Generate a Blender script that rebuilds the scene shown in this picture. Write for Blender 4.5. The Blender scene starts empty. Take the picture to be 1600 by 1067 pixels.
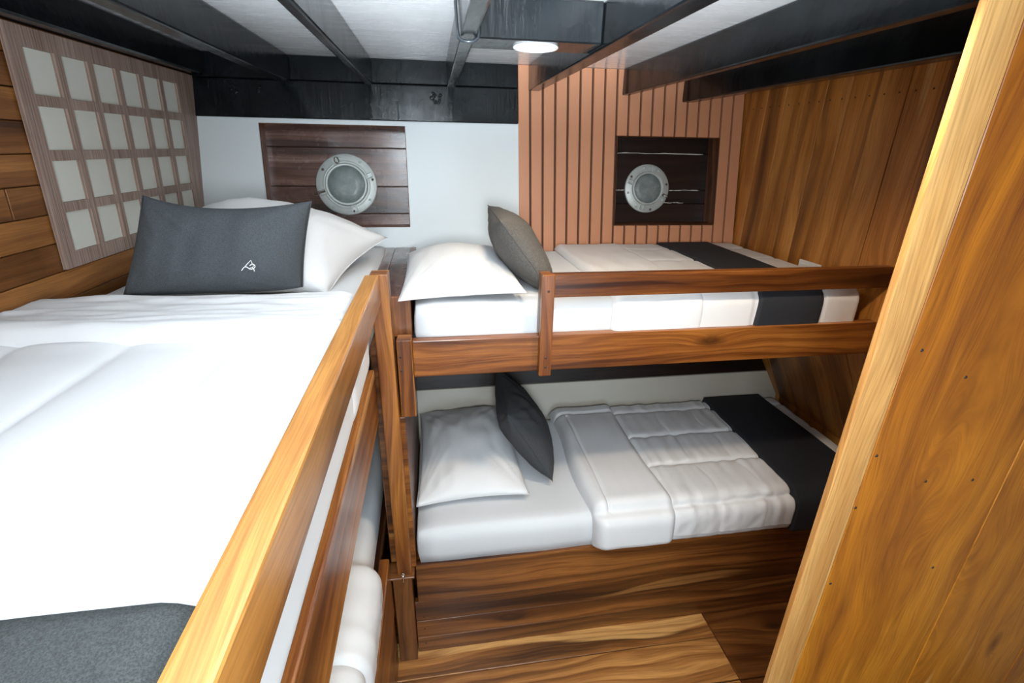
import bpy, bmesh, math, random
from mathutils import Vector, Matrix, noise
random.seed(7)
S = bpy.context.scene
C = S.collection
# ------------------------------------------------------------------ camera
cd = bpy.data.cameras.new('camera'); cam = bpy.data.objects.new('camera', cd); C.objects.link(cam)
R = [[0.98787, -0.15437, 0.01662], [-0.04235, -0.37093, -0.92769], [0.14937, 0.91574, -0.37297]]
rot = Matrix(((R[0][0], -R[1][0], -R[2][0]), (R[0][1], -R[1][1], -R[2][1]), (R[0][2], -R[1][2], -R[2][2])))
cam.matrix_world = Matrix.Translation((0, 0, 2.07)) @ rot.to_4x4()
cd.sensor_width = 36; cd.lens = 754.04 / 1600 * 36; cd.clip_start = 0.02
S.camera = cam
# ------------------------------------------------------------------ world, lights, exposure
w = bpy.data.worlds.new('world'); S.world = w; w.use_nodes = True
w.node_tree.nodes['Background'].inputs[0].default_value = (0.72, 0.86, 1.0, 1)
w.node_tree.nodes['Background'].inputs[1].default_value = 0.16

def lamp(name, kind, loc, target, power, color, size=0.1, size_y=None, spot=None, blend=0.5):
    l = bpy.data.lights.new(name, kind); l.energy = power; l.color = color
    if kind == 'AREA':
        l.size = size
        if size_y: l.shape = 'RECTANGLE'; l.size_y = size_y
    else:
        l.shadow_soft_size = size
    if kind == 'SPOT': l.spot_size = spot; l.spot_blend = blend
    o = bpy.data.objects.new(name, l); C.objects.link(o); o.location = loc
    o.rotation_euler = (Vector(target) - Vector(loc)).to_track_quat('-Z', 'Y').to_euler()
    return o
COOL = (0.80, 0.91, 1.0); WARM = (1.0, 0.80, 0.58)
lamp('flash_bounce_light', 'SPOT', (-0.15, -0.10, 1.80), (0.10, 0.95, 2.85), 430, COOL, 0.05, spot=1.36, blend=0.6)
lamp('flash_fill_light', 'AREA', (0.02, -0.38, 2.00), (0.60, 2.0, 1.6), 27, (0.90, 0.965, 1.0), 0.30)
lamp('added_bunk_fill_light', 'AREA', (0.48, -0.85, 1.25), (0.85, 2.0, 0.95), 17, (0.70, 0.88, 1.0), 0.8)  # added cool fill with no visible source, lifts the shade in the lower bunk
lamp('aisle_downlight_light', 'SPOT', (0.74, 0.93, 2.42), (0.90, 1.26, 0.0), 44, WARM, 0.05, spot=2.2, blend=0.6)
lamp('visible_downlight_light', 'AREA', (0.313, 1.59, 2.325), (0.313, 1.62, 0.0), 3.0, WARM, 0.11)
S.view_settings.view_transform = 'Standard'; S.view_settings.look = 'None'
S.view_settings.gamma = 1; S.view_settings.use_curve_mapping = False
S.view_settings.exposure = 0.12

# ------------------------------------------------------------------ material helpers
class NT:
    def __init__(s, name):
        s.m = bpy.data.materials.new(name); s.m.use_nodes = True; s.t = s.m.node_tree; s.n = s.t.nodes
        s.b = s.n['Principled BSDF']
    def new(s, typ, **kw):
        n = s.n.new(typ)
        for k, v in kw.items(): setattr(n, k, v)
        return n
    def link(s, a, b): s.t.links.new(a, b)
    def setin(s, node, i, v):
        if hasattr(v, 'is_output') or isinstance(v, bpy.types.NodeSocket): s.link(v, node.inputs[i])
        else: node.inputs[i].default_value = v
    def math(s, op, a, b=0.0, c=0.0, clamp=False):
        n = s.new('ShaderNodeMath', operation=op, use_clamp=clamp)
        s.setin(n, 0, a); s.setin(n, 1, b); s.setin(n, 2, c); return n.outputs[0]
    def comb(s, x, y, z=0.0):
        n = s.new('ShaderNodeCombineXYZ'); s.setin(n, 0, x); s.setin(n, 1, y); s.setin(n, 2, z); return n.outputs[0]
    def noise(s, vec, scale=1.0, detail=3.0, rough=0.55):
        n = s.new('ShaderNodeTexNoise'); s.link(vec, n.inputs['Vector'])
        n.inputs['Scale'].default_value = scale; n.inputs['Detail'].default_value = detail; n.inputs['Roughness'].default_value = rough
        return n.outputs[0]
    def mix(s, f, a, b, mode='MIX'):
        n = s.new('ShaderNodeMix', data_type='RGBA', blend_type=mode); s.setin(n, 0, f)
        for i, v in ((6, a), (7, b)):
            if isinstance(v, bpy.types.NodeSocket): s.link(v, n.inputs[i])
            else: n.inputs[i].default_value = (*v, 1)
        return n.outputs[2]
    def ramp(s, f, stops, interp='LINEAR'):
        n = s.new('ShaderNodeValToRGB'); s.link(f, n.inputs[0]); r = n.color_ramp; r.interpolation = interp
        while len(r.elements) < len(stops): r.elements.new(0.5)
        for e, (p, c) in zip(r.elements, stops): e.position = p; e.color = (*c, 1) if len(c) == 3 else c
        return n.outputs[0]
    def bump(s, h, strength=0.3, dist=0.002, normal=None):
        n = s.new('ShaderNodeBump'); n.inputs['Strength'].default_value = strength; n.inputs['Distance'].default_value = dist
        s.link(h, n.inputs['Height'])
        if normal: s.link(normal, n.inputs['Normal'])
        return n.outputs[0]
    def uv(s):
        n = s.new('ShaderNodeUVMap'); n.uv_map = 'UVMap'; q = s.new('ShaderNodeSeparateXYZ'); s.link(n.outputs[0], q.inputs[0])
        return n.outputs[0], q.outputs[0], q.outputs[1]
    def obco(s):
        n = s.new('ShaderNodeTexCoord'); return n.outputs['Object']
    def done(s, col=None, rough=None, nrm=None, coat=0, coat_rough=0.1, spec=None, sheen=0, metal=0):
        b = s.b
        for k, v in (('Base Color', col), ('Roughness', rough), ('Normal', nrm)):
            if v is None: continue
            if isinstance(v, bpy.types.NodeSocket): s.link(v, b.inputs[k])
            elif k == 'Base Color': b.inputs[k].default_value = (*v, 1)
            else: b.inputs[k].default_value = v
        b.inputs['Coat Weight'].default_value = coat; b.inputs['Coat Roughness'].default_value = coat_rough
        b.inputs['Sheen Weight'].default_value = sheen; b.inputs['Metallic'].default_value = metal
        if spec is not None: b.inputs['Specular IOR Level'].default_value = spec
        return s.m

def wood(name, dark, mid, light, sap=(0.5, 0.27, 0.09), sap_at=0.62, rough=0.34, coat=0.2, knot=1.0, rings=20.0, warp=0.12, var=0.16, line=1.0):
    t = NT(name); uvv, u, v = t.uv()
    vo = t.new('ShaderNodeTexVoronoi', feature='F1'); vo.inputs['Scale'].default_value = 1
    t.link(t.comb(t.math('MULTIPLY', u, 1.5), t.math('MULTIPLY', v, 4.5)), vo.inputs['Vector'])
    kd = vo.outputs['Distance']
    kinf = t.math('POWER', 2.718, t.math('MULTIPLY', kd, -9.0))
    n1 = t.noise(t.comb(t.math('MULTIPLY', u, 0.9), t.math('MULTIPLY', v, 3.5)), detail=2)
    v2 = t.math('ADD', v, t.math('ADD', t.math('MULTIPLY', t.math('SUBTRACT', n1, 0.5), warp), t.math('MULTIPLY', kinf, 0.07 * knot)))
    r = t.noise(t.comb(t.math('MULTIPLY', u, 0.55), t.math('MULTIPLY', v2, rings), 3.1), detail=5, rough=0.62)
    b = t.noise(t.comb(t.math('MULTIPLY', u, 0.5), t.math('MULTIPLY', v2, 5.5), 7.7), detail=2)
    f = t.noise(t.comb(t.math('MULTIPLY', u, 7), t.math('MULTIPLY', v2, 240)), detail=2)
    val = t.math('ADD', t.math('MULTIPLY', r, 0.6), t.math('MULTIPLY', b, 0.45))
    col = t.ramp(val, [(0.40, dark), (0.51, mid), (0.63, light)])
    s = t.noise(t.comb(t.math('MULTIPLY', u, 0.4), t.math('MULTIPLY', v2, 6.0), 31.0), detail=2)
    sm = t.ramp(s, [(sap_at, (0, 0, 0)), (sap_at + 0.02, (1, 1, 1))])
    col = t.mix(t.math('MULTIPLY', sm, 0.75), col, sap)
    wv = t.math('SINE', t.math('ADD', t.math('MULTIPLY', v2, rings * 7.0), t.math('MULTIPLY', t.math('ADD', n1, r), 16.0)))
    col = t.mix(1.0, col, t.ramp(t.math('ADD', t.math('MULTIPLY', wv, 0.5), 0.5), [(0.0, (1 - .28 * line, 1 - .36 * line, 1 - .42 * line)), (0.35, (1.0, 1.0, 1.0)), (1.0, (1.05, 1.04, 1.02))]), 'MULTIPLY')
    col = t.mix(1.0, col, t.ramp(f, [(0.3, (0.72, 0.68, 0.62)), (0.6, (1.05, 1.05, 1.05))]), 'MULTIPLY')
    if knot > 0:
        km = t.ramp(kd, [(0.03, (1, 1, 1)), (0.11, (0, 0, 0))])
        col = t.mix(t.math('MULTIPLY', km, 0.75), col, tuple(x * 0.5 for x in dark))
    oi = t.new('ShaderNodeObjectInfo'); hs = t.new('ShaderNodeHueSaturation')
    t.link(t.math('ADD', t.math('MULTIPLY', oi.outputs['Random'], var * 2), 1 - var), hs.inputs['Value']); t.link(col, hs.inputs['Color'])
    soft = t.noise(uvv, scale=9, detail=3)
    nr = t.bump(t.math('ADD', t.math('MULTIPLY', f, 0.25), soft), 0.35, 0.0025)
    rr = t.math('ADD', t.math('MULTIPLY', soft, 0.18), rough - 0.08)
    return t.done(hs.outputs[0], rr, nr, coat=coat, coat_rough=0.14)

M = {}
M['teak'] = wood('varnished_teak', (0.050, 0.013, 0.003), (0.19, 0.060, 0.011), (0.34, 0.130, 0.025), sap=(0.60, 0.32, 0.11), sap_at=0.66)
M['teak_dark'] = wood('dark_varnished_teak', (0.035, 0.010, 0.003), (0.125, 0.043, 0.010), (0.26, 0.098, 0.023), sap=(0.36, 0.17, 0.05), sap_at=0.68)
M['rail'] = wood('honey_teak_rail', (0.10, 0.028, 0.006), (0.36, 0.145, 0.030), (0.52, 0.25, 0.065), sap=(0.58, 0.31, 0.10), sap_at=0.6, rings=7, warp=0.2, var=0.05, line=0.5)
M['teak_floor'] = wood('teak_floor', (0.06, 0.024, 0.008), (0.30, 0.125, 0.033), (0.52, 0.26, 0.08), sap=(0.62, 0.36, 0.13), sap_at=0.56, rough=0.34, warp=0.2)
M['teak_wall'] = wood('teak_wall_boards', (0.17, 0.062, 0.014), (0.46, 0.180, 0.032), (0.62, 0.28, 0.070), sap=(0.66, 0.38, 0.14), sap_at=0.61, rough=0.42, coat=0.15, warp=0.10, rings=9, line=0.6)
M['teak_brown'] = wood('brown_teak_boards', (0.065, 0.022, 0.006), (0.21, 0.080, 0.020), (0.34, 0.145, 0.040), sap=(0.46, 0.24, 0.08), sap_at=0.63, rough=0.42, coat=0.1, warp=0.10, rings=11, line=0.7, var=0.2)
M['teak_gold'] = wood('golden_teak', (0.18, 0.044, 0.003), (0.42, 0.135, 0.006), (0.56, 0.21, 0.014), sap=(0.60, 0.30, 0.075), sap_at=0.64, rough=0.5, coat=0.05, rings=4, warp=0.32, var=0.06, line=0.6)
M['teak_pale'] = wood('pale_sapwood_teak', (0.46, 0.20, 0.048), (0.60, 0.315, 0.10), (0.68, 0.40, 0.15), sap=(0.68, 0.42, 0.16), sap_at=0.7, rough=0.5, coat=0.05, rings=8, line=0.25, var=0.04)
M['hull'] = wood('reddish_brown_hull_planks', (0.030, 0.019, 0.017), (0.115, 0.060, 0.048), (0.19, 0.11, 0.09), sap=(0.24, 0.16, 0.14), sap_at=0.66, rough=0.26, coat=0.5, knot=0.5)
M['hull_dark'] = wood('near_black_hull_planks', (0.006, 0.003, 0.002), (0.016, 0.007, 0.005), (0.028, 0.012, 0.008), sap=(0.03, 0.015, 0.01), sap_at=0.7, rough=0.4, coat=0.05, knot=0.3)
M['ply'] = wood('grey_brown_veneer', (0.26, 0.185, 0.16), (0.37, 0.275, 0.24), (0.44, 0.34, 0.30), sap=(0.4, 0.3, 0.26), sap_at=0.8, rough=0.55, coat=0, knot=0.0, rings=90, warp=0.03, var=0)

def plain(name, col, rough=0.5, coat=0, bump=None, bd=0.002, bs=0.4, var=0.0, metal=0, detail=3):
    t = NT(name); co = t.obco(); c = col
    if var:
        n = t.noise(co, 6, 3); c = t.mix(n, tuple(x * (1 - var) for x in col), tuple(min(1, x * (1 + var)) for x in col))
    nr = t.bump(t.noise(co, bump, detail), bs, bd) if bump else None
    return t.done(c, rough, nr, coat=coat, metal=metal)

def gloss_paint(name, c0, c1, rough, stretch, bs, coat=0.5, spec=0.4):
    t = NT(name); co = t.obco(); mp = t.new('ShaderNodeMapping'); mp.inputs['Scale'].default_value = stretch; t.link(co, mp.inputs[0])
    a = t.noise(mp.outputs[0], 1, 4, 0.65); b = t.noise(co, 7, 3)
    col = t.mix(t.ramp(b, [(0.35, (0, 0, 0)), (0.7, (1, 1, 1))]), c0, c1)
    nr = t.bump(t.math('ADD', a, t.math('MULTIPLY', b, 1.2)), bs, 0.004)
    rr = t.math('ADD', t.math('MULTIPLY', a, 0.25), rough)
    return t.done(col, rr, nr, coat=coat, coat_rough=0.08, spec=spec)
M['black'] = gloss_paint('glossy_black_paint', (0.004, 0.005, 0.006), (0.009, 0.012, 0.014), 0.08, (55, 10, 6), 0.4, 0.10, 0.26)
M['ceiling'] = gloss_paint('glossy_white_ceiling_paint', (0.78, 0.79, 0.80), (0.84, 0.85, 0.86), 0.14, (2.5, 22, 10), 0.025)
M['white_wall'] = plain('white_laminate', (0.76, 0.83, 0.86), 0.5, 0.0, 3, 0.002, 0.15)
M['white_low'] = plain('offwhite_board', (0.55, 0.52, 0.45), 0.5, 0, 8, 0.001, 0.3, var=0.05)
M['slat'] = plain('peach_painted_slat', (0.60, 0.275, 0.15), 0.42, 0, 14, 0.0015, 0.3, var=0.06)
M['slat_back'] = plain('brown_slat_backing', (0.085, 0.035, 0.018), 0.6, 0, 20, 0.001, 0.3)
M['pane'] = plain('cream_backing_sheet', (0.76, 0.78, 0.71), 0.5, 0, 5, 0.001, 0.3, var=0.03)
M['jamb'] = wood('reddish_teak_trim', (0.045, 0.015, 0.006), (0.16, 0.055, 0.018), (0.25, 0.095, 0.03), knot=0.2)
M['metal'] = plain('pitted_galvanised_metal', (0.55, 0.60, 0.59), 0.45, 0, 60, 0.0015, 0.6, var=0.30, metal=0.25)
M['metal_dark'] = plain('rusty_fittings', (0.16, 0.12, 0.10), 0.5, 0, 90, 0.001, 0.6, var=0.4, metal=0.6)
M['chrome'] = plain('bright_metal', (0.75, 0.76, 0.77), 0.25, 0, None, metal=1.0)
M['plastic'] = plain('white_plastic', (0.8, 0.82, 0.83), 0.3, 0.2)
M['cable'] = plain('black_wire_sheath', (0.025, 0.03, 0.035), 0.35)
M['screw'] = plain('dark_screw_head', (0.03, 0.02, 0.015), 0.5)
M['thread'] = plain('white_embroidery_thread', (0.85, 0.87, 0.88), 0.6)

def porthole_glass():
    t = NT('dusty_porthole_glass'); co = t.obco(); n = t.noise(co, 18, 5, 0.7)
    c = t.ramp(n, [(0.3, (0.14, 0.17, 0.17)), (0.55, (0.22, 0.26, 0.26)), (0.75, (0.38, 0.42, 0.42))])
    return t.done(c, 0.45, t.bump(n, 0.2, 0.001), coat=0.1)
M['glass'] = porthole_glass()

def cloth_mat(name, col, rough=0.85, weave=900.0, wr=10.0, bd=0.004, bs=0.35, sheen=0.0, heather=0.0, aniso=(1, 1, 1)):
    t = NT(name); co = t.obco(); c = col
    mp = t.new('ShaderNodeMapping'); mp.inputs['Scale'].default_value = aniso; t.link(co, mp.inputs[0])
    a = t.noise(mp.outputs[0], wr, 4, 0.5)
    f = t.noise(co, weave, 2)
    if heather:
        g = t.noise(mp.outputs[0], weave * 0.45, 3, 0.8)
        c = t.mix(t.ramp(g, [(0.38, (0, 0, 0)), (0.62, (1, 1, 1))]), tuple(x * (1 - heather) for x in col), tuple(x * (1 + heather) for x in col))
    n1 = t.bump(f, 0.15, 0.0006)
    nr = t.bump(a, bs, bd, n1)
    return t.done(c, rough, nr, sheen=sheen)
M['cotton'] = cloth_mat('white_cotton', (0.70, 0.71, 0.72), wr=7, bs=0.3)
M['sheet'] = cloth_mat('white_fitted_sheet', (0.62, 0.64, 0.66), wr=5, bs=0.25)
M['quilt'] = cloth_mat('white_quilted_cotton', (0.70, 0.71, 0.72), wr=9, bs=0.35)
M['sateen'] = cloth_mat('soft_grey_white_sateen', (0.68, 0.69, 0.70), rough=0.5, wr=9, bs=0.4)
M['charcoal'] = cloth_mat('charcoal_cloth', (0.011, 0.013, 0.018), weave=600, wr=6, bs=0.2, heather=0.15)
M['grey_runner'] = cloth_mat('heather_grey_cloth', (0.036, 0.041, 0.041), weave=1100, wr=6, bs=0.25, heather=0.45)
M['grey_cushion'] = cloth_mat('heather_slate_cloth', (0.055, 0.063, 0.070), weave=1100, wr=7, bs=0.3, heather=0.4)
M['taupe_cushion'] = cloth_mat('taupe_grey_cloth', (0.085, 0.080, 0.073), weave=520, wr=9, bs=0.4, heather=0.3)
M['dark_cushion'] = cloth_mat('dark_grey_cloth', (0.040, 0.043, 0.047), weave=520, wr=8, bs=0.35, heather=0.25)
_e = NT('lit_lamp_diffuser'); _e.b.inputs['Emission Color'].default_value = (1, .9, .76, 1); _e.b.inputs['Emission Strength'].default_value = 9
M['lit'] = _e.m

# ------------------------------------------------------------------ geometry helpers
def empty(name, loc=(0, 0, 0)):
    o = bpy.data.objects.new(name, None); o.location = loc; o.empty_display_size = 0.1; C.objects.link(o); return o
def tag(o, label=None, cat=None, group=None, kind=None):
    for k, v in (('label', label), ('category', cat), ('group', group), ('kind', kind)):
        if v: o[k] = v
    return o
ident = lambda p: p
def finish(name, bm, mat, parent=None, smooth=False, mapf=None):
    if mapf:
        for v in bm.verts: v.co = Vector(mapf(v.co))
    bmesh.ops.recalc_face_normals(bm, faces=bm.faces)
    me = bpy.data.meshes.new(name); bm.to_mesh(me); bm.free()
    mats = mat if isinstance(mat, (list, tuple)) else [mat]
    for m_ in mats: me.materials.append(m_)
    if smooth:
        for p in me.polygons: p.use_smooth = True
    o = bpy.data.objects.new(name, me); C.objects.link(o)
    # put the object's origin in the middle of its own geometry
    if len(me.vertices):
        xs = [v.co for v in me.vertices]
        c = Vector((sum(v.x for v in xs), sum(v.y for v in xs), sum(v.z for v in xs))) / len(xs)
        me.transform(Matrix.Translation(-c)); o.location = c
    if parent:
        o.parent = parent
        pw = Vector(parent.location); q = parent.parent
        while q: pw += Vector(q.location); q = q.parent
        o.location = o.location - pw
    return o
def uvbox(bm, g, ru, rv):
    L = bm.loops.layers.uv.get('UVMap') or bm.loops.layers.uv.new('UVMap')
    for f in bm.faces:
        f.normal_update(); n = f.normal; ax = max(range(3), key=lambda i: abs(n[i]))
        oth = [i for i in range(3) if i != ax]
        if g in oth: a, b = g, [i for i in oth if i != g][0]
        else: a, b = oth
        for l in f.loops: l[L].uv = (l.vert.co[a] + ru, l.vert.co[b] + rv + ax * 0.37)
def boxbm(x0, x1, y0, y1, z0, z1, bev=0.003, cuts=None, seg=1):
    bm = bmesh.new(); bmesh.ops.create_cube(bm, size=1)
    for v in bm.verts: v.co = Vector((x0 + (v.co.x + .5) * (x1 - x0), y0 + (v.co.y + .5) * (y1 - y0), z0 + (v.co.z + .5) * (z1 - z0)))
    bev = min(bev, abs(x1 - x0) * .4, abs(y1 - y0) * .4, abs(z1 - z0) * .4)
    if bev > 0: bmesh.ops.bevel(bm, geom=bm.edges[:], offset=bev, segments=seg, affect='EDGES', profile=0.6)
    for ax, val in (cuts or []):
        co = Vector((0, 0, 0)); co[ax] = val; no = Vector((0, 0, 0)); no[ax] = 1
        bmesh.ops.bisect_plane(bm, geom=bm.verts[:] + bm.edges[:] + bm.faces[:], plane_co=co, plane_no=no)
    return bm
def box(name, x0, x1, y0, y1, z0, z1, mat, g=0, parent=None, bev=0.003, mapf=None, cuts=None, seg=1):
    bm = boxbm(x0, x1, y0, y1, z0, z1, bev, cuts, seg)
    uvbox(bm, g, random.uniform(0, 40), random.uniform(0, 40))
    return finish(name, bm, mat, parent, mapf=mapf)
def plate(name, xs, zs, holes, d0, d1, mat, g=0, parent=None, mapf=None, kindf=None):
    # sheet with rectangular openings; local x, d, z
    bm = bmesh.new(); nx, nz = len(xs) - 1, len(zs) - 1
    cache = {}
    def V(i, j, s):
        k = (i, j, s)
        if k not in cache: cache[k] = bm.verts.new((xs[i], (d0, d1)[s], zs[j]))
        return cache[k]
    solid = lambda i, j: 0 <= i < nx and 0 <= j < nz and (i, j) not in holes
    for i in range(nx):
        for j in range(nz):
            if not solid(i, j): continue
            for s in (0, 1): bm.faces.new([V(i, j, s), V(i + 1, j, s), V(i + 1, j + 1, s), V(i, j + 1, s)])
            for (di, dj, a, b) in ((-1, 0, (i, j), (i, j + 1)), (1, 0, (i + 1, j), (i + 1, j + 1)), (0, -1, (i, j), (i + 1, j)), (0, 1, (i, j + 1), (i + 1, j + 1))):
                if not solid(i + di, j + dj): bm.faces.new([V(*a, 0), V(*b, 0), V(*b, 1), V(*a, 1)])
    uvbox(bm, g, random.uniform(0, 40), random.uniform(0, 40))
    return finish(name, bm, mat, parent, mapf=mapf)
def tubebm(pts, r, seg=10, closed=False, bm=None):
    bm = bm or bmesh.new(); pts = [Vector(p) for p in pts]; n = len(pts); rings = []
    prev = None
    for i, p in enumerate(pts):
        a = pts[(i - 1) % n] if (closed or i > 0) else p; b = pts[(i + 1) % n] if (closed or i < n - 1) else p
        t = (b - a).normalized()
        if prev is None:
            nrm = t.orthogonal().normalized()
        else:
            nrm = (prev - t * prev.dot(t)); nrm = nrm.normalized() if nrm.length > 1e-6 else t.orthogonal().normalized()
        prev = nrm; bi = t.cross(nrm)
        rr = r[i] if isinstance(r, list) else r
        rings.append([bm.verts.new(p + (nrm * math.cos(2 * math.pi * k / seg) + bi * math.sin(2 * math.pi * k / seg)) * rr) for k in range(seg)])
    m = n if closed else n - 1
    for i in range(m):
        A, B = rings[i], rings[(i + 1) % n]
        for k in range(seg): bm.faces.new([A[k], A[(k + 1) % seg], B[(k + 1) % seg], B[k]])
    if not closed: bm.faces.new(rings[0]); bm.faces.new(list(reversed(rings[-1])))
    return bm
def lathebm(prof, seg=48, bm=None, closed=False):
    # prof: (r, h) revolved about local z
    bm = bm or bmesh.new(); rings = []
    for r, h in prof:
        rings.append([bm.verts.new((max(r, 1e-4) * math.cos(2 * math.pi * k / seg), max(r, 1e-4) * math.sin(2 * math.pi * k / seg), h)) for k in range(seg)])
    n = len(rings)
    for i in range(n if closed else n - 1):
        A, B = rings[i], rings[(i + 1) % n]
        for k in range(seg): bm.faces.new([A[k], A[(k + 1) % seg], B[(k + 1) % seg], B[k]])
    return bm

# leaning planes of the hull
T10 = math.tan(math.radians(10)); T3 = math.tan(math.radians(3))
yb = lambda z: 2.5 + (z - 1.6) * T10
BK = lambda p: (p[0], yb(p[2]) + p[1], p[2])                       # local (x, depth behind face, z)
xl = lambda z: -1.06 + (z - 1.7) * T3
LW = lambda p: (xl(p[2]) + p[0], p[1], p[2])                       # local x = distance into room
def xr(z): return 1.66 if z > 1.4 else (1.66 + (1.4 - z) * 0.52 if z > 0.7 else 2.024)
RW = lambda p: (xr(p[2]) + p[0], p[1], p[2])

# ------------------------------------------------------------------ floor and ceiling
fl = tag(box('floor', -1.3, 2.3, -1.3, 2.9, -0.12, -0.03, M['teak_dark'], 0, bev=0), 'varnished timber boards of the narrow aisle between the bunks', None, kind='structure')
ys = [1.56, 1.385, 1.19, 1.0, 0.8, 0.6, 0.4, 0.2, 0.0, -0.2, -0.45, -0.7, -1.0, -1.25]
for i in range(len(ys) - 1):
    box('plank', -0.28, 1.195, ys[i + 1] + .002, ys[i] - .002, -0.03, 0, M['teak_floor'], 0, fl, bev=0.002)
for i in range(5):
    a, b = ys[i * 2 + 0], ys[min(i * 2 + 2, 13)]
    box('plank', 1.2, 2.1, b + .002, a - .002, -0.03, -0.004, M['teak_dark'], 0, fl, bev=0.002)
ce = tag(box('ceiling', -1.3, 2.3, -1.3, 2.95, 2.445, 2.52, M['ceiling'], 0, bev=0), 'glossy white deckhead between black beams', None, kind='structure')
def beam(x0, x1, zb, y0=-1.25, y1=None):
    y1 = y1 or yb(2.39) - 0.012
    return box('beam', x0, x1, y0, y1, zb, 2.4449, M['black'], 1, ce, bev=0.006, seg=2)
beam(-0.672, -0.622, 2.33); beam(-0.288, -0.258, 2.33); beam(0.088, 0.127, 2.33)
beam(0.487, 0.545, 2.33); beam(0.972, 1.012, 2.325); beam(1.30, 1.365, 2.302)
box('beam', 0.127, 0.487, 1.51, 1.66, 2.342, 2.4449, M['black'], 0, ce, bev=0.004)
box('beam', -0.258, 0.088, -0.35, -0.2, 2.342, 2.4449, M['black'], 0, ce, bev=0.004)

# ------------------------------------------------------------------ left wall
wl = tag(box('wall_left', -0.09, -0.042, -1.3, 2.9, -0.03, 2.445, M['teak_dark'], 1, bev=0, mapf=LW, cuts=[(2, 1.0)]), 'horizontal teak boards of the leaning left wall', kind='structure')
z = 0.02
while z < 2.42:
    z1 = min(z + 0.0805, 2.44); sp = [-1.28] + sorted(random.uniform(-0.8, 2.0) for _ in range(1)) + [2.72]
    for a, b in zip(sp, sp[1:]):
        box('plank', -0.045, -0.022 + random.uniform(-.001, .0015), a + .0015, b - .0015, z + .0012, z1 - .0012, M['teak_brown'], 1, wl, bev=0.0015, mapf=LW)
    z = z1
ts = tag(box('trim_1', -0.02, 0.045, -1.25, yb(2.39) - 0.01, 2.347, 2.4449, M['black'], 1, bev=0.006, mapf=LW), 'glossy black stringer running along the top of the left wall', kind='structure')

lp = tag(empty('lattice_panel', (-1.07, 2.1, 1.716)), 'grey-brown veneer lattice panel with square cream openings on left wall', 'wall panel')
cs = []; 
for k in range(6): cs += [1.624 + .143 * k, 1.624 + .143 * k + .117]
xs = [1.575] + cs + [2.615]
rz = []
for k in range(3, -1, -1): rz += [2.294 - .1405 * k - .113, 2.294 - .1405 * k]
zs = [1.716] + rz + [2.342]
holes = {(1 + 2 * i, 1 + 2 * j) for i in range(6) for j in range(4)}
LP = lambda p: (xl(p[2]) - 0.006 + p[1], p[0], p[2])
plate('lattice_frame', xs, zs, holes, -0.012, 0.0, M['ply'], 2, lp, mapf=LP)
for i in range(6):
    for j in range(4):
        a, b = xs[1 + 2 * i], xs[2 + 2 * i]; c, d = zs[1 + 2 * j], zs[2 + 2 * j]
        box('pane', a + .0005, b - .0005, -0.0119, -0.0095, c + .0005, d - .0005, M['pane'], 0, lp, bev=0, mapf=LP)

# ------------------------------------------------------------------ back wall
wb = tag(box('wall_back', -1.3, 2.3, 0.125, 0.18, -0.1, 2.445, M['hull_dark'], 0, bev=0, mapf=BK), 'leaning back wall, half white laminate, half peach slats', kind='structure')
# white panel with the porthole opening
plate('white_panel', [-1.10, -0.783, -0.118, 0.437], [1.38, 1.689, 2.157, 2.19], {(1, 1)}, 0.0, 0.02, M['white_wall'], 0, wb, mapf=BK)
plate('slat_backing', [0.437, 0.955, 1.533, 1.70], [1.38, 1.690, 2.136, 2.445], {(1, 1)}, 0.012, 0.03, M['slat_back'], 0, wb, mapf=BK)
p = (1.66 - 0.437) / 19
for k in range(19):
    a = 0.437 + k * p; b = a + p - 0.011; m = (a + b) / 2
    segs = [(1.40, 1.690), (2.136, 2.444)] if 0.955 < m < 1.533 else [(1.40, 2.444)]
    if k == 7: b = min(b, 0.954)
    for z0, z1 in segs:
        box('slat', a, b, -0.006, 0.012, z0, z1, M['slat'], 2, wb, bev=0.0015, mapf=BK)
# black boards at the top of the white panel
fb = tag(box('trim_2', -1.08, 0.435, -0.012, 0.019, 2.178, 2.337, M['black'], 0, bev=0.004, mapf=BK), 'wide glossy black board above the white panel', kind='structure')
box('upper_board', -1.08, 0.435, -0.004, 0.019, 2.341, 2.4449, M['black'], 0, fb, bev=0.003, mapf=BK)
def blob(cx, cz, r, n):
    bm = bmesh.new()
    for _ in range(n):
        a = random.uniform(0, 6.28); q = r * math.sqrt(random.random())
        t = Matrix.Translation((cx + q * math.cos(a), -0.012, cz + q * math.sin(a))) @ Matrix.Diagonal((1, .6, 1, 1))
        bmesh.ops.create_icosphere(bm, subdivisions=2, radius=random.uniform(.004, .009), matrix=t)
    o = finish('filler_lump', bm, M['black'], fb, smooth=True, mapf=BK); o['kind'] = 'stuff'; return o
blob(0.035, 2.285, 0.026, 26); blob(-0.86, 2.30, 0.022, 12); blob(-0.76, 2.295, 0.012, 6)
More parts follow.
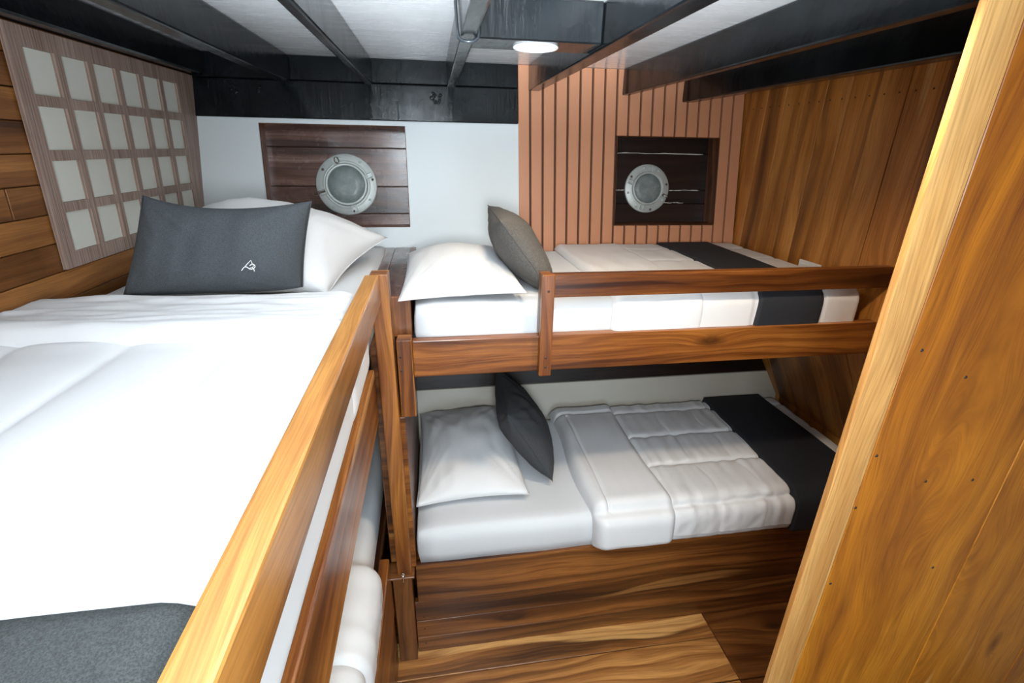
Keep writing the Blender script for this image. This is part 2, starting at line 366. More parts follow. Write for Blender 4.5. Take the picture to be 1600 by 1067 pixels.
# recesses
def recess(x0, x1, z0, z1, dep, mat, joints, jm, th):
    for a, b in zip([z0 - .02] + joints, joints + [z1 + .02]):
        box('hull_plank', x0 - .02, x1 + .02, dep, dep + .015, a + .0015, b - .0015, mat, 0, wb, bev=0.002, mapf=BK)
    box('recess_jamb', x0 - th, x0, 0.001, dep, z0, z1, jm, 2, wb, bev=0.001, mapf=BK)
    box('recess_jamb', x1, x1 + th, 0.001, dep, z0, z1, jm, 2, wb, bev=0.001, mapf=BK)
    box('recess_jamb', x0 - th, x1 + th, 0.001, dep, z1, z1 + th, jm, 0, wb, bev=0.001, mapf=BK)
    box('recess_jamb', x0 - th, x1 + th, 0.001, dep, z0 - th, z0, jm, 0, wb, bev=0.001, mapf=BK)
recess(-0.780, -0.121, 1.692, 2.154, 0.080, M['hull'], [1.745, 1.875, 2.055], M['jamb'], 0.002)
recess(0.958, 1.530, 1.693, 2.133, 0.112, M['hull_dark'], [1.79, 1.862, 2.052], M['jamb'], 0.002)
# pale caulking beads along the joints of the right recess
for zc, xa, xb in ((2.052, 0.965, 1.50), (1.862, 0.965, 1.05), (1.862, 1.31, 1.49), (1.795, 1.27, 1.40)):
    n = 14; pts = [(xa + (xb - xa) * i / n, 0.111, zc + random.uniform(-.0015, .0015)) for i in range(n + 1)]
    finish('caulk_bead', tubebm([BK(Vector(q)) for q in pts], [random.uniform(.0008, .0028) for _ in pts], 6), M['pane'], wb, smooth=True)
# lower part behind the right-hand bottom bunk
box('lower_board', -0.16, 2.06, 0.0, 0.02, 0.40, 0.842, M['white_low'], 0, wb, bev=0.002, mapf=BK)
for a, b in ((0.845, 1.0), (1.003, 1.17), (1.173, 1.378)):
    box('hull_plank', -0.3, 2.02, 0.004, 0.02, a, b, M['hull_dark'], 0, wb, bev=0.002, mapf=BK)

# portholes
def porthole(cx, cz, dep, rad, label, arms, facing):
    n = Vector((0, -math.cos(math.radians(10)), math.sin(math.radians(10))))
    base = Vector(BK(Vector((cx, dep, cz))))
    rt = empty('porthole', base); tag(rt, label, 'porthole', 'round portholes on the back wall')
    rotm = n.to_track_quat('Z', 'Y').to_matrix().to_4x4()
    X = Matrix.Translation(base) @ rotm @ Matrix.Rotation(facing, 4, 'Z')
    mp = lambda c: X @ Vector(c)
    r = rad
    ring = lathebm([(r, 0), (r, .006), (r * .97, .010), (r * .80, .011), (r * .77, .013), (r * .74, .017), (r * .70, .017), (r * .69, .006), (r * .69, 0)], 64, closed=True)
    finish('flange', ring, M['metal'], rt, True, mp)
    rim = lathebm([(r * .685, 0), (r * .685, .022), (r * .66, .026), (r * .62, .026), (r * .60, .020), (r * .60, .0)], 64, closed=True)
    finish('sash_ring', rim, M['metal'], rt, True, mp)
    g = lathebm([(0.0001, .015), (r * .3, .0155), (r * .60, .015), (r * .60, .009), (0.0001, .009)], 48)
    finish('glass_pane', g, M['glass'], rt, True, mp)
    for k in range(8):
        a = k * math.pi / 4 + .2
        q = (r * .88 * math.cos(a), r * .88 * math.sin(a))
        b = lathebm([(0.0001, .0165), (.004, .016), (.0062, .013), (.0066, .009)], 12)
        finish('bolt_head', b, M['metal_dark' if k % 3 == 0 else 'metal'], rt, True, lambda c, q=q: mp((c.x + q[0], c.y + q[1], c.z)))
    for k, a in enumerate(arms[0]):        # lugs: two cheeks on the flange
        bm = bmesh.new()
        for s in (-1, 1):
            b2 = boxbm(r * .70, r * .90, s * .011 - .0025, s * .011 + .0025, .008, .030, .0015)
            me = bpy.data.meshes.new('t'); b2.to_mesh(me); bm.from_mesh(me); bpy.data.meshes.remove(me); b2.free()
        b2 = boxbm(r * .66, r * .92, -.014, .014, .008, .013, .0015); me = bpy.data.meshes.new('t'); b2.to_mesh(me); bm.from_mesh(me); bpy.data.meshes.remove(me); b2.free()
        Rz = Matrix.Rotation(a, 4, 'Z')
        finish('clamp_lug', bm, M['metal'], rt, False, lambda c, Rz=Rz: mp(Rz @ Vector(c)))
    for a, L in arms[1]:                    # swing bolts with a ring nut
        Rz = Matrix.Rotation(a, 4, 'Z')
        bm = tubebm([(r * .72, 0, .022), (r * .72 + L * .5, 0, .026), (r * .72 + L * .62, 0, .027)], [.004, .0045, .0045], 8)
        cx0 = r * .72 + L * .62 + .012
        tubebm([(cx0 + .015 * math.cos(t), .010 * math.sin(t), .027) for t in [i * math.pi / 8 for i in range(16)]], .0026, 6, True, bm)
        finish('swing_bolt', bm, M['metal_dark'], rt, True, lambda c, Rz=Rz: mp(Rz @ Vector(c)))
    return rt
D = math.radians
porthole(-0.4215, 1.882, 0.080, 0.147, 'worn round metal porthole in the recess of the white wall', ([D(197), D(22), D(285), D(112)], [(D(197), .055), (D(108), .001)]), 0.0)
porthole(1.176, 1.869, 0.112, 0.129, 'round metal porthole in the dark recess of the peach slatted wall', ([D(160), D(-22), D(255), D(78)], [(D(-22), .004)]), 0.0)

# ------------------------------------------------------------------ right wall
wr = tag(box('wall_right', 0.025, 0.07, 0.75, 2.85, -0.1, 2.445, M['teak_dark'], 2, bev=0, mapf=RW, cuts=[(2, 1.4), (2, .7)]), 'upright teak boards at the foot of the right-hand bunks', kind='structure')
yj = [2.72, 2.575, 2.44, 2.305, 2.17, 2.05, 1.92, 1.785, 1.66, 1.53, 1.40, 1.27, 1.14, 1.0, 0.86]
for a, b in zip(yj, yj[1:]):
    o = random.uniform(-.0015, .0015)
    box('plank', o, 0.026, b + .0013, a - .0013, -0.02, 2.444, M['teak_wall'], 2, wr, bev=0.0008, mapf=RW, cuts=[(2, 1.4), (2, .7)])
    for zz in (2.31, 2.29):
        pass
for i, (a, b) in enumerate(zip(yj[1:10], yj[2:11])):
    for q in (0.25, 0.75):
        y = b + (a - b) * q; zz = 2.275
        bm = lathebm([(0.0001, .0012), (.003, .001), (.0034, 0)], 10)
        finish('nail_head', bm, M['screw'], wr, True, lambda c, y=y, zz=zz: (xr(zz) - c.z - .0015, y + c.x, zz + c.y))

# ------------------------------------------------------------------ partition in the right foreground
wf = tag(box('wall_front', 0.950, 2.3, 0.815, 0.85, -0.03, 2.445, M['teak_dark'], 2, bev=0), 'golden teak partition in the right foreground', kind='structure')
tr = box('edge_post', 0.8835, 0.957, 0.785, 0.801, 0.0, 2.444, M['teak_pale'], 2, wf, bev=0.003, seg=2)
for a, b in ((0.959, 0.978), (0.980, 1.40), (1.403, 1.80), (1.803, 2.2)):
    box('plank', a, b, 0.797, 0.816, 0.0, 2.444, M['teak_pale' if b < 0.98 else 'teak_gold'], 2, wf, bev=0.0015)
for x, zz in ((1.153, 1.613), (1.012, 1.685), (0.992, 1.42), (0.985, 1.27), (0.99, 1.02), (1.30, 1.03), (1.16, 1.33), (1.30, 1.32)):
    bm = lathebm([(0.0001, .001), (.0035, .001), (.004, 0)], 12)
    finish('screw_head', bm, M['screw'], wf, True, lambda c, x=x, zz=zz: (x + c.x, 0.797 - c.z, zz + c.y))

# ------------------------------------------------------------------ bunk frames
lb = tag(empty('bunk_bed', (-0.63, 1.0, 0)), 'left-hand teak bunk with long guard rail running into the foreground', 'bunk bed')
box('post', -0.200, -0.145, 1.47, 1.53, 0.495, 1.708, M['teak'], 2, lb, bev=0.004, seg=2)
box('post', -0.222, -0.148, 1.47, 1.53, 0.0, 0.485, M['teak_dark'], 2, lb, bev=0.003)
box('ledge_strip', -0.24, -0.135, 1.455, 1.54, 0.485, 0.495, M['teak_dark'], 0, lb, bev=0.002)
box('guard_rail', -0.213, -0.171, -1.2, 1.469, 1.618, 1.708, M['rail'], 1, lb, bev=0.005, seg=2)
def waney(p):
    x = p[0]
    if p[0] < -0.235: x += .012 * math.sin(p[1] * 7.5) * math.exp(-((p[2] - 1.395) / .03) ** 2) + .004 * math.sin(p[1] * 19)
    return (x, p[1], p[2])
box('side_board', -0.258, -0.212, -1.2, 1.469, 1.203, 1.395, M['teak'], 1, lb, bev=0.005, seg=2, mapf=waney, cuts=[(1, -1.15 + .04 * k) for k in range(65)])
box('bed_base', -1.055, -0.253, -1.2, 2.42, 1.36, 1.39, M['teak_dark'], 1, lb, bev=0.002)
box('bed_base', -1.08, -0.262, -1.2, 2.36, 0.52, 0.55, M['teak_dark'], 1, lb, bev=0.002)
box('lower_side_board', -0.262, -0.226, -1.2, 1.469, 0.30, 0.592, M['teak'], 1, lb, bev=0.004)
for a, b in ((0.0, 0.145), (0.148, 0.298)):
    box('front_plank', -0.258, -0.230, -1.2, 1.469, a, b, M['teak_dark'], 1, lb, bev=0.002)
box('support_post', -0.26, -0.20, -0.9, -0.84, 0.55, 1.21, M['teak'], 2, lb)
box('head_board', -0.23, -0.19, 1.535, 2.40, 0.50, 1.45, M['teak_dark'], 1, lb)

rb = tag(empty('bunk_bed', (0.75, 2.0, 0)), 'right-hand teak bunk along the back wall with short guard rail', 'bunk bed')
F = 1.47
box('side_board', -0.088, 1.657, F + .03, F + .065, 1.344, 1.475, M['teak'], 0, rb, bev=0.004, seg=2)
box('guard_rail', 0.372, 1.657, F + .03, F + .062, 1.609, 1.688, M['teak'], 0, rb, bev=0.004, seg=2)
box('stile', 0.336, 0.378, F, F + .03, 1.336, 1.694, M['teak'], 2, rb, bev=0.004, seg=2)
box('stile', 0.336, 0.372, F + .03, F + .062, 1.48, 1.692, M['teak_dark'], 2, rb, bev=0.002)
box('post', -0.139, -0.089, F + .03, F + .09, 1.19, 1.478, M['teak'], 2, rb, bev=0.003)
box('bed_base', -0.085, 1.655, 1.54, 2.43, 1.39, 1.42, M['teak_dark'], 0, rb, bev=0.002)
box('support_post', 0.36, 0.42, 2.30, 2.36, 1.22, 1.39, M['hull_dark'], 2, rb, bev=0.002)
box('bearer', -0.085, 1.655, 2.34, 2.40, 1.30, 1.39, M['hull_dark'], 0, rb, bev=0.002)
box('ledge_plank', -0.262, -0.195, 1.60, 2.455, 1.578, 1.600, M['hull'], 1, rb, bev=0.002)
box('ledge_plank', -0.193, -0.118, 1.60, 2.455, 1.578, 1.600, M['hull'], 1, rb, bev=0.002)
box('ledge_end', -0.160, -0.089, 1.585, 1.60, 1.46, 1.603, M['jamb'], 2, rb, bev=0.002)
box('head_board', -0.118, -0.092, 1.60, 2.44, 1.42, 1.604, M['jamb'], 1, rb, bev=0.002)
box('head_board', -0.155, -0.128, 1.50, 2.36, 0.50, 1.19, M['teak'], 1, rb, bev=0.002)
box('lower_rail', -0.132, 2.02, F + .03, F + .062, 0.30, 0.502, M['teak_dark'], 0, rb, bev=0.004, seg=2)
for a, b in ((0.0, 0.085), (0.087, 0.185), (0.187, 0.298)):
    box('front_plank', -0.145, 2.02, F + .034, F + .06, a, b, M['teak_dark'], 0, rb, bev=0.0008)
box('bed_base', -0.128, 2.0, 1.54, 2.30, 0.46, 0.485, M['teak_dark'], 0, rb, bev=0.002)
for x, zz, y in [(0.357, 1.64, F), (0.357, 1.405, F), (0.357, 1.37, F)] + [(-0.128, q, F + .03) for q in (1.42, 1.37)] + [(-0.112, q, F + .034) for q in (.05, .14, .21, .27)]:
    bm = lathebm([(0.0001, .0012), (.0035, .001), (.0042, 0)], 12)
    finish('screw_head', bm, M['screw'], rb, True, lambda c, x=x, zz=zz, y=y: (x + c.x, y - c.z, zz + c.y))
lt = empty('door_hook', (-0.178, 1.455, 0.50)); tag(lt, 'tiny bright metal hook on the ledge at the foot of the corner post', 'hook')
finish('hook_pin', tubebm([(-.178, 1.453, .512), (-.177, 1.450, .505), (-.178, 1.450, .485), (-.176, 1.452, .478)], .0028, 8), M['chrome'], lt, True)
finish('hook_eye', tubebm([(-.178 + .006 * math.cos(t), 1.4525, .515 + .006 * math.sin(t)) for t in [i * math.pi / 6 for i in range(12)]], .0016, 6, True), M['chrome'], lt, True)

# ------------------------------------------------------------------ cloth builders
def nz(x, y, z, s): return noise.noise(Vector((x * s, y * s, z * s)))
def mattress(name, x0, x1, y0, y1, z0, z1, label, mat, bev=0.035, mapf=None):
    bm = boxbm(x0, x1, y0, y1, z0, z1, 0)
    for ax, lo, hi, n in ((0, x0, x1, 24), (1, y0, y1, 24), (2, z0, z1, 3)):
        for k in range(1, n):
            co = Vector((0, 0, 0)); co[ax] = lo + (hi - lo) * k / n; no = Vector((0, 0, 0)); no[ax] = 1
            bmesh.ops.bisect_plane(bm, geom=bm.verts[:] + bm.edges[:] + bm.faces[:], plane_co=co, plane_no=no)
    lo = Vector((x0, y0, z0)); hi = Vector((x1, y1, z1))
    for v in bm.verts:
        c = Vector([min(max(v.co[i], lo[i] + bev), hi[i] - bev) for i in range(3)]); d = v.co - c
        if d.length > 0:
            m = max(abs(d[i]) for i in range(3)); v.co = c + d.normalized() * bev * (m / bev)
        n = nz(*v.co, 4) * .004 + nz(*v.co, 14) * .0015
        v.co += Vector((n if abs(d.x) > .01 else 0, n if abs(d.y) > .01 else 0, n if v.co.z > (z0 + z1) / 2 else 0))
    o = finish(name, bm, mat, None, True, mapf); tag(o, label, 'mattress'); return o
def resample(pts, n):
    pts = [Vector((*p, 0)) for p in pts]; L = [0]
    for a, b in zip(pts, pts[1:]): L.append(L[-1] + (b - a).length)
    out = []; j = 0
    for k in range(n + 1):
        s = L[-1] * k / n
        while j < len(L) - 2 and L[j + 1] < s: j += 1
        f = (s - L[j]) / max(1e-9, L[j + 1] - L[j]); out.append(pts[j].lerp(pts[j + 1], f))
    # tangent normals
    nr = []
    for k in range(n + 1):
        a = out[max(k - 1, 0)]; b = out[min(k + 1, n)]; t = (b - a).normalized(); nr.append(Vector((-t.y, t.x, 0)))
    return out, nr, L[-1]
def arc(cx, cz, r, a0, a1, n=8): return [(cx + r * math.cos(math.radians(a0 + (a1 - a0) * i / n)), cz + r * math.sin(math.radians(a0 + (a1 - a0) * i / n))) for i in range(n + 1)]
def drape(name, prof, u0, u1, nu, ns, off, to3, mat, parent=None, edge=0.02, flip=1, smin=True, u0f=None, u1f=None, inner=0.001):
    P, N, L = resample(prof, ns); bm = bmesh.new(); g = []
    for i in range(nu + 1):
        row = []
        for k in range(ns + 1):
            s = L * k / ns; a0 = u0f(s / L) if u0f else u0; a1 = u1f(s / L) if u1f else u1
            u = a0 + (a1 - a0) * i / nu
            e = min(1, (u - a0) / edge, (a1 - u) / edge); e = math.sqrt(max(0, 1 - (1 - e) ** 2))
            e2 = min(1, s / edge, (L - s) / edge); e2 = math.sqrt(max(0, 1 - (1 - e2) ** 2)) if smin else 1
            h = inner + off(u, s, L) * e * e2
            q = P[k] + N[k] * h * flip
            row.append(bm.verts.new(to3(u, q.x, q.y)))
        g.append(row)
    for i in range(nu):
        for k in range(ns): bm.faces.new([g[i][k], g[i + 1][k], g[i + 1][k + 1], g[i][k + 1]])
    # underside
    b = [[bm.verts.new(to3((u0f(k / ns) if u0f else u0) + ((u1f(k / ns) if u1f else u1) - (u0f(k / ns) if u0f else u0)) * i / 8, P[k].x + N[k].x * .0005 * flip, P[k].y + N[k].y * .0005 * flip)) for k in range(0, ns + 1)] for i in (0, 4, 8)]
    for i in range(2):
        for k in range(ns): bm.faces.new([b[i][k], b[i + 1][k], b[i + 1][k + 1], b[i][k + 1]])
    return finish(name, bm, mat, parent, True)
def puff(d, w):      # 0 at a seam, 1 away from it
    return 1 - math.exp(-abs(d) / w)
def pillow(name, w, h, t_up, t_dn, mat, X, label, cat='pillow', pinch=0.10, wr=1.0, n=44, seam_mat=None, seed=0.0, floorz=None, pe=2.2, corner=None):
    rt = empty(name, X.to_translation()); tag(rt, label, cat)
    bm = bmesh.new(); top = {}; bot = {}
    def P(i, j, s):
        u = -1 + 2 * i / n; v = -1 + 2 * j / n
        u = math.sin(u * math.pi / 2) * .35 + u * .65; v = math.sin(v * math.pi / 2) * .35 + v * .65
        x = w / 2 * u * (1 - pinch * (1 - v * v)); y = h / 2 * v * (1 - pinch * .9 * (1 - u * u))
        f = max(0, (1 - abs(u) ** pe)) ** .55 * max(0, (1 - abs(v) ** pe)) ** .55
        edge = min(1, (1 - max(abs(u), abs(v))) / .12)
        q = noise.noise(Vector((x * 5 + seed, y * 5, s * 3.1))) * .10
        # creases radiating from the corners
        a = math.atan2(abs(v) - 1.15, abs(u) - 1.15); cr = noise.noise(Vector((a * 9, seed + (3 if u > 0 else 0) + (7 if v > 0 else 0), s))) * (abs(u * v)) ** 1.2 * .35
        z_ = (t_up if s > 0 else t_dn) * f * (1 + (q + cr) * wr)
        z_ += 0.006 * wr * noise.noise(Vector((x * 22, y * 9 + seed, s))) * edge
        c = X @ Vector((x, y, s * max(z_, 0.0015)))
        if corner: c = corner(c, u, v, s)
        if floorz is not None:
            fz = floorz(c) if callable(floorz) else floorz
            if c.z < fz: c.z = fz + (.0004 if s > 0 else 0)
        return c
    for s in (1, -1):
        d = top if s > 0 else bot
        for i in range(n + 1):
            for j in range(n + 1):
                rim = i in (0, n) or j in (0, n)
                if s < 0 and rim: d[i, j] = top[i, j]
                else: d[i, j] = bm.verts.new(P(i, j, s) if not rim else (P(i, j, 1) + P(i, j, -1)) / 2)
        for i in range(n):
            for j in range(n):
                f = [d[i, j], d[i + 1, j], d[i + 1, j + 1], d[i, j + 1]]
                bm.faces.new(f if s > 0 else f[::-1])
    rim = [top[i, 0].co.copy() for i in range(n)] + [top[n, j].co.copy() for j in range(n)] + [top[i, n].co.copy() for i in range(n, 0, -1)] + [top[0, j].co.copy() for j in range(n, 0, -1)]
    finish('cover', bm, mat, rt, True)
    finish('seam', tubebm(rim, 0.0016, 6, True), seam_mat or mat, rt, True)
    return rt
def frame(c, xax, yax):
    x = Vector(xax).normalized(); y = Vector(yax); y = (y - x * y.dot(x)).normalized(); z_ = x.cross(y)
    m = Matrix((x, y, z_)).transposed().to_4x4(); m.translation = Vector(c); return m

# ------------------------------------------------------------------ left upper bed
ZL = 1.628
mattress('mattress', -1.05, -0.222, -1.15, 2.43, 1.392, ZL, 'white-sheeted mattress on the left upper bunk beneath the slate cushion', M['sheet'], 0.05)
profL = [(-1.048, ZL + .002)] + [(-0.8, ZL + .004), (-0.5, ZL + .004)] + arc(-0.272, ZL - .046, .05, 90, 0) + [(-0.2215, 1.52), (-0.223, 1.43)]
to3L = lambda u, a, b: (a, u, b)
dv = empty('duvet', (-0.63, 0.2, ZL)); tag(dv, 'white quilted duvet with folded-back top on the left upper bunk', 'duvet')
def offL(u, s, L):
    x = -1.048 + s
    t = 0.034
    q = 1
    for c in (-0.88, -0.66 - 0.02 * (1 - u), -0.44 - 0.05 * (1 - u)):
        q *= 0.68 + .32 * puff(x - c, .03)
    r = nz(s, u, 0, 5) * .004 + nz(s * .5, u * 3, 2, 6) * .0025
    side = 1 if s < 0.78 else max(.25, 1 - (s - .78) * 6)
    return (t * q + r) * side
drape('quilt', profL, -1.1, 1.12, 150, 110, offL, to3L, M['quilt'], dv, .03)
def offF(u, s, L):
    r = nz(s * 1.2, u * 5, 4, 6) * .006 + nz(s * 2, u * 14, 1, 4) * .002
    side = 1 if s < 0.78 else max(.2, 1 - (s - .78) * 6)
    lift = 0.012 * math.exp(-((u - 1.10) / .07) ** 2)
    return (.058 + lift + r) * side
drape('folded_band', profL, 1.0, 1.39, 60, 110, offF, to3L, M['quilt'], dv, .045, u0f=lambda f: 1.085 + .012 * math.sin(f * 9) - .03 * f, u1f=lambda f: 1.40 + .012 * math.sin(f * 7 + 1))
br = drape('bed_runner', profL, -0.35, 0.388, 50, 110, lambda u, s, L: offL(u, s, L) + .0045, to3L, M['grey_runner'], None, .004)
tag(br, 'heather grey runner across the left upper bunk in the near foreground', 'bed runner')
def skew(c, u, v, s):
    if u < 0: c.x += .16 * abs(u) * (1 - v) * .5
    c.x += .085 * (v - .6) * max(0, u) ** 1.5; c.z -= .02 * max(0, u) ** 3
    return c
pillow('pillow', .80, .50, .205, .06, M['cotton'], frame((-0.615, 1.78, 1.690), (1, .03, 0.0), (0, .97, .20)), 'large white pillow behind the slate cushion on the left upper bunk', pinch=.09, seed=2.0, floorz=ZL + .004, wr=.8, pe=2.0, corner=skew)
def slump(c, u, v, s):
    c.x += .035 * v + (.02 if u > 0 else -.005) * (1 - v) * .5 * abs(u)
    c.z += (-.020 * (1 - u * u) + (.014 if u < 0 else -.004) * abs(u) ** 3) * (v + 1) / 2
    c.y += .035 * max(0, u) ** 4 * (1 - .5 * v)
    return c
cu = pillow('cushion', .435, .262, .055, .04, M['grey_cushion'], frame((-0.605, 1.485, 1.792), (1, .02, .0), (.0, .30, .95)), 'slate grey oblong cushion with a white embroidered emblem', 'cushion', pinch=.03, seed=5.0, wr=1.1, floorz=ZL + .01, pe=3.0, corner=slump)
# embroidered emblem on the cushion front
Xc = frame((-0.605, 1.485, 1.792), (1, .02, .0), (.0, .30, .95))
def emb(pts, r=.0011):
    out = []
    for x, y in pts:
        u_ = x / .225; v_ = y / .131; f = max(0, 1 - abs(u_) ** 3) ** .55 * max(0, 1 - abs(v_) ** 3) ** .55
        out.append(slump(Xc @ Vector((x, y, .055 * f * 1.01 + .005)), u_, v_, 1))
    return out
def sp(pts, n=5):      # Catmull-Rom
    out = []; P_ = [pts[0]] + pts + [pts[-1]]
    for i in range(1, len(P_) - 2):
        for k in range(n):
            t = k / n; a, b, c, d = P_[i - 1:i + 3]
            out.append(tuple(.5 * (2 * b[m] + (c[m] - a[m]) * t + (2 * a[m] - 5 * b[m] + 4 * c[m] - d[m]) * t * t + (3 * b[m] - a[m] - 3 * c[m] + d[m]) * t ** 3) for m in (0, 1)))
    out.append(pts[-1]); return out
def px(x, y): return (0.098 + (x - 440) / 500 * .0305, -0.052 - (y - 500) / 500 * .0330)
bm = tubebm(emb([px(300, 550), px(390, 420), px(495, 285), px(570, 450)]), .0011, 6)
tubebm(emb(sp([px(190, 725), px(260, 600), px(330, 565), px(400, 595), px(470, 650), px(550, 680), px(640, 650), px(690, 600), px(670, 520), px(600, 460), px(540, 470), px(485, 525)])), .0012, 6, bm=bm)
tubebm(emb(sp([px(600, 480), px(620, 540), px(600, 600), px(480, 635)])), .0009, 6, bm=bm)
tubebm(emb([px(640, 650), px(690, 785)]), .0012, 6, bm=bm)
finish('embroidered_emblem', bm, M['thread'], cu, True)

# ------------------------------------------------------------------ left lower bed
ZK = 0.735
mattress('mattress', -1.06, -0.275, -1.15, 2.33, 0.552, ZK, 'grey-white sheeted mattress on the left lower bunk, half hidden by the side boards', M['sheet'], 0.04)
profK = [(-1.05, ZK + .002), (-0.7, ZK + .002)] + arc(-0.316, ZK - .039, .041, 90, 0) + [(-0.275, .66), (-0.276, .60)]
dk = empty('duvet', (-0.65, 0.2, ZK)); tag(dk, 'grey-white quilted duvet on the left lower bunk behind the side boards', 'duvet')
drape('quilt', profK, -1.1, 0.96, 90, 90, lambda u, s, L: .035 * (.7 + .3 * puff((s % .25) - .12, .03)) + nz(s, u, 9, 9) * .004, to3L, M['sateen'], dk, .03)
drape('folded_band', profK, 0.93, 1.29, 40, 90, lambda u, s, L: .052 + nz(s, u * 2, 5, 9) * .005, to3L, M['sateen'], dk, .04)
pillow('pillow', .62, .42, .10, .04, M['cotton'], frame((-0.68, 1.98, .80), (1, 0, 0), (0, .97, .2)), 'white pillow at the head of the left lower bunk, glimpsed beside the corner post', seed=9.0, floorz=ZK + .004)

# ------------------------------------------------------------------ right upper bed
ZU = 1.585; FY = 1.538
def yline(x): return 0
mattress('mattress', -0.083, 1.585, FY, 2.43, 1.422, ZU, 'white-sheeted mattress on the right upper bunk under the taupe cushion', M['sheet'], 0.03)
def profR(zt, fy, zb, r=.035, by=2.42): return [(by, zt + .002), (2.0, zt + .003)] + [(fy + r - r * math.sin(math.radians(a)), zt - r + r * math.cos(math.radians(a)) + .001) for a in range(0, 91, 11)] + [(fy - .0015, (zt + zb) / 2), (fy - .0015, zb)]
to3R = lambda u, a, b: (u, a, b)
PU = profR(ZU, FY, 1.45)
du = empty('duvet', (1.0, 2.0, ZU)); tag(du, 'grey-white quilted duvet on the right upper bunk behind the guard rail', 'duvet')
def offU(u, s, L):
    q = 1; dmin = 9
    for c in (.16, .40, .64): q *= .70 + .30 * puff(s - c, .009); dmin = min(dmin, abs(s - c))
    side = 1 if s < .86 else .7
    return (.024 * q + nz(u, s, 3, 7) * .003 + nz(u * 20, s * 3, 1, 1) * .003 * (.3 + math.exp(-dmin / .05))) * side - (.004 if 1.14 < u < 1.43 else 0)
drape('quilt', PU, .92, 1.582, 90, 90, offU, to3R, M['sateen'], du, .02, flip=-1)
drape('folded_band', PU, .605, .95, 50, 90, lambda u, s, L: (.028 + nz(u, s, 2, 7) * .005 + nz(u * 18, s * 4, 1, 1) * .003) * (1 if s < .86 else .75), to3R, M['sateen'], du, .03, flip=-1)
rn = drape('bed_runner', PU, 1.13, 1.42, 30, 90, lambda u, s, L: (.030 + nz(u, s, 3, 7) * .002) * (1 if s < .86 else .8), to3R, M['charcoal'], None, .004, flip=-1, u0f=lambda f: 1.15 + .01 * math.sin(f * 3) - .04 * max(0, f - .85) * 6 * .2, u1f=lambda f: 1.455 - .035 * f)
tag(rn, 'charcoal runner across the foot of the right upper bunk', 'bed runner')
pillow('pillow', .42, .66, .085, .03, M['cotton'], frame((0.085, 1.86, 1.622), (1, 0, .04), (.04, 1, .03)), 'plump white pillow on the right upper bunk against the taupe cushion', pinch=.06, seed=12.0, floorz=ZU + .005, wr=.7, pe=2.0)
pillow('cushion', .46, .325, .078, .078, M['taupe_cushion'], frame((0.318, 1.84, 1.715), (.02, 1, 0), (-.60, 0, .80)), 'taupe grey cushion propped on edge beside the guard rail stile of the upper bunk', 'cushion', pinch=.06, seed=15.0, wr=1.4, floorz=ZU + .004, pe=2.4)

# ------------------------------------------------------------------ right lower bed
ZR = 0.665; FR = 1.505
def clampx(p): return (min(p[0], xr(p[2]) - .01), p[1], p[2])
mattress('mattress', -0.122, 1.985, FR, 2.295, 0.487, ZR, 'white-sheeted mattress on the right lower bunk under the dark cushion', M['sheet'], 0.03)
PR = profR(ZR, FR, .512, by=2.31)
dr = empty('duvet', (1.2, 1.9, ZR)); tag(dr, 'grey-white box-quilted duvet with folded top on the right lower bunk', 'duvet')
seams = (.10, .335, .57, .795)
def offQ(u, s, L):
    q = 1; dmin = 9
    for c in seams:
        q *= (.62 + .38 * puff(s - c, .010)) * (1 - .30 * math.exp(-((s - c) / .005) ** 2)); dmin = min(dmin, abs(s - c))
    cell = sum(1 for c in seams if s > c)
    for c in (1.16, 1.37): q *= .93 + .07 * puff(u - c - .01 * math.sin(s * 20), .012)
    wv = nz(u * 24, s * 2.0 + cell * 3, 3, 1) * .008 * (math.exp(-dmin / .05) + .3) + nz(u, s, 3, 6) * .004 + nz(u * 6 + s * 5, s * 1.5, 8 + cell, 3) * .004
    side = 1 if s < .90 else .9
    return (.046 * q + wv) * side + .004 - (.012 if u > 1.49 else 0)
drape('quilt', PR, .92, 1.985, 230, 230, offQ, to3R, M['sateen'], dr, .04, flip=-1, u1f=lambda f: 1.985)
def offB(u, s, L):
    dmin = min(abs(s - c) for c in (.10, .795)); q = 1 - .30 * math.exp(-((s - .10) / .010) ** 2) - .33 * math.exp(-((s - .795) / .009) ** 2)
    return .068 * q + nz(u, s, 6, 6) * .006 + nz(u * 20, s * 3, 5, 1) * .007 * (.2 + math.exp(-dmin / .04)) - .010 * math.exp(-((u - .66) / .006) ** 2) * (1 if .12 < s < .795 else 0)
drape('folded_band', PR, .585, .955, 110, 230, offB, to3R, M['sateen'], dr, .05, flip=-1, u0f=lambda f: .59 + .012 * math.sin(f * 8), u1f=lambda f: .945 + .01 * math.sin(f * 6 + 2))
rn2 = drape('bed_runner', PR, 1.5, 1.89, 50, 130, lambda u, s, L: .056 + nz(u, s, 3, 5) * .003, to3R, M['charcoal'], None, .004, flip=-1, u0f=lambda f: 1.52 - .03 * f, u1f=lambda f: 1.885)
tag(rn2, 'charcoal runner across the foot of the right lower bunk', 'bed runner')
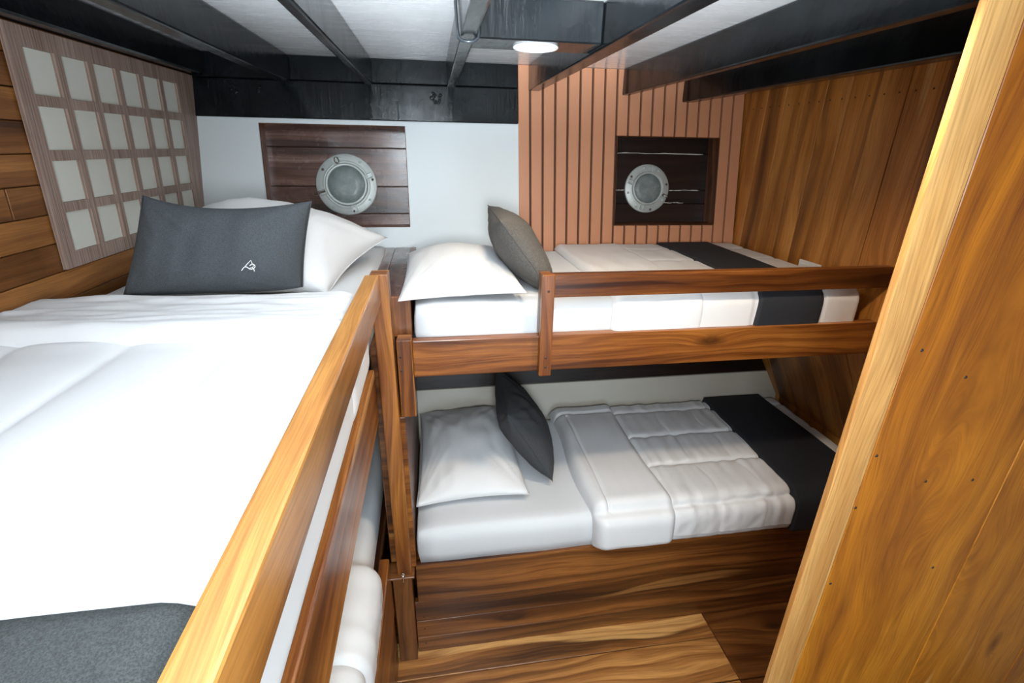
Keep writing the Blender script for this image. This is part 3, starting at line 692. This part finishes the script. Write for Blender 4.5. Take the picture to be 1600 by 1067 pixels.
pillow('pillow', .47, .72, .095, .035, M['cotton'], frame((0.115, 1.98, .715), (1, 0, .03), (.0, 1, .03)), 'creased white pillow on the right lower bunk next to the dark cushion', pinch=.06, seed=22.0, floorz=ZR + .006, wr=1.3, pe=2.1)
pillow('cushion', .46, .40, .095, .095, M['dark_cushion'], frame((0.375, 1.93, .875), (.03, 1, 0), (-.50, 0, .84)), 'dark grey cushion leaning on the creased pillow of the right lower bunk', 'cushion', pinch=.05, seed=25.0, wr=1.1, floorz=ZR + .006, pe=2.4)

# ------------------------------------------------------------------ fittings
dl = empty('downlight', (0.313, 1.585, 2.34)); tag(dl, 'round lit downlight set in the black cross beam', 'ceiling light')
T = lambda c: (0.313 + c.x, 1.588 + c.y, 2.342 - c.z)
finish('trim_ring', lathebm([(.066, 0), (.066, .004), (.063, .006), (.057, .006), (.055, .003), (.055, 0)], 48, closed=True), M['plastic'], dl, True, T)
finish('lit_diffuser', lathebm([(0.0001, .0045), (.03, .0045), (.055, .004), (.055, .001), (.0001, .001)], 48), M['lit'], dl, True, T)
so = empty('power_socket', (1.655, 1.89, 1.60)); tag(so, 'white power socket plate on the right wall just above the guard rail', 'socket')
box('socket_plate', 1.650, 1.6585, 1.835, 1.965, 1.545, 1.618, M['plastic'], 1, so, bev=0.003, seg=2)
box('socket_face', 1.6475, 1.651, 1.905, 1.95, 1.56, 1.605, M['plastic'], 1, so, bev=0.001)
for yy in (1.918, 1.937):
    finish('pin_hole', tubebm([(1.6479, yy, 1.583), (1.6470, yy, 1.583)], .003, 10), M['screw'], so, True)
wi = finish('cable', tubebm([(q[0], q[1], q[2]) for q in [(.082, 1.56, 2.444), (.081, 1.535, 2.425), (.081, 1.505, 2.39), (.081, 1.475, 2.355), (.083, 1.45, 2.330), (.091, 1.435, 2.321), (.105, 1.43, 2.319), (.12, 1.43, 2.320), (.131, 1.435, 2.328), (.134, 1.445, 2.342), (.133, 1.46, 2.36), (.131, 1.48, 2.38), (.131, 1.50, 2.41), (.131, 1.505, 2.444)]], .0042, 10), M['cable'], None, True)
tag(wi, 'dark wire looped under the beam next to the lit downlight', 'cable')
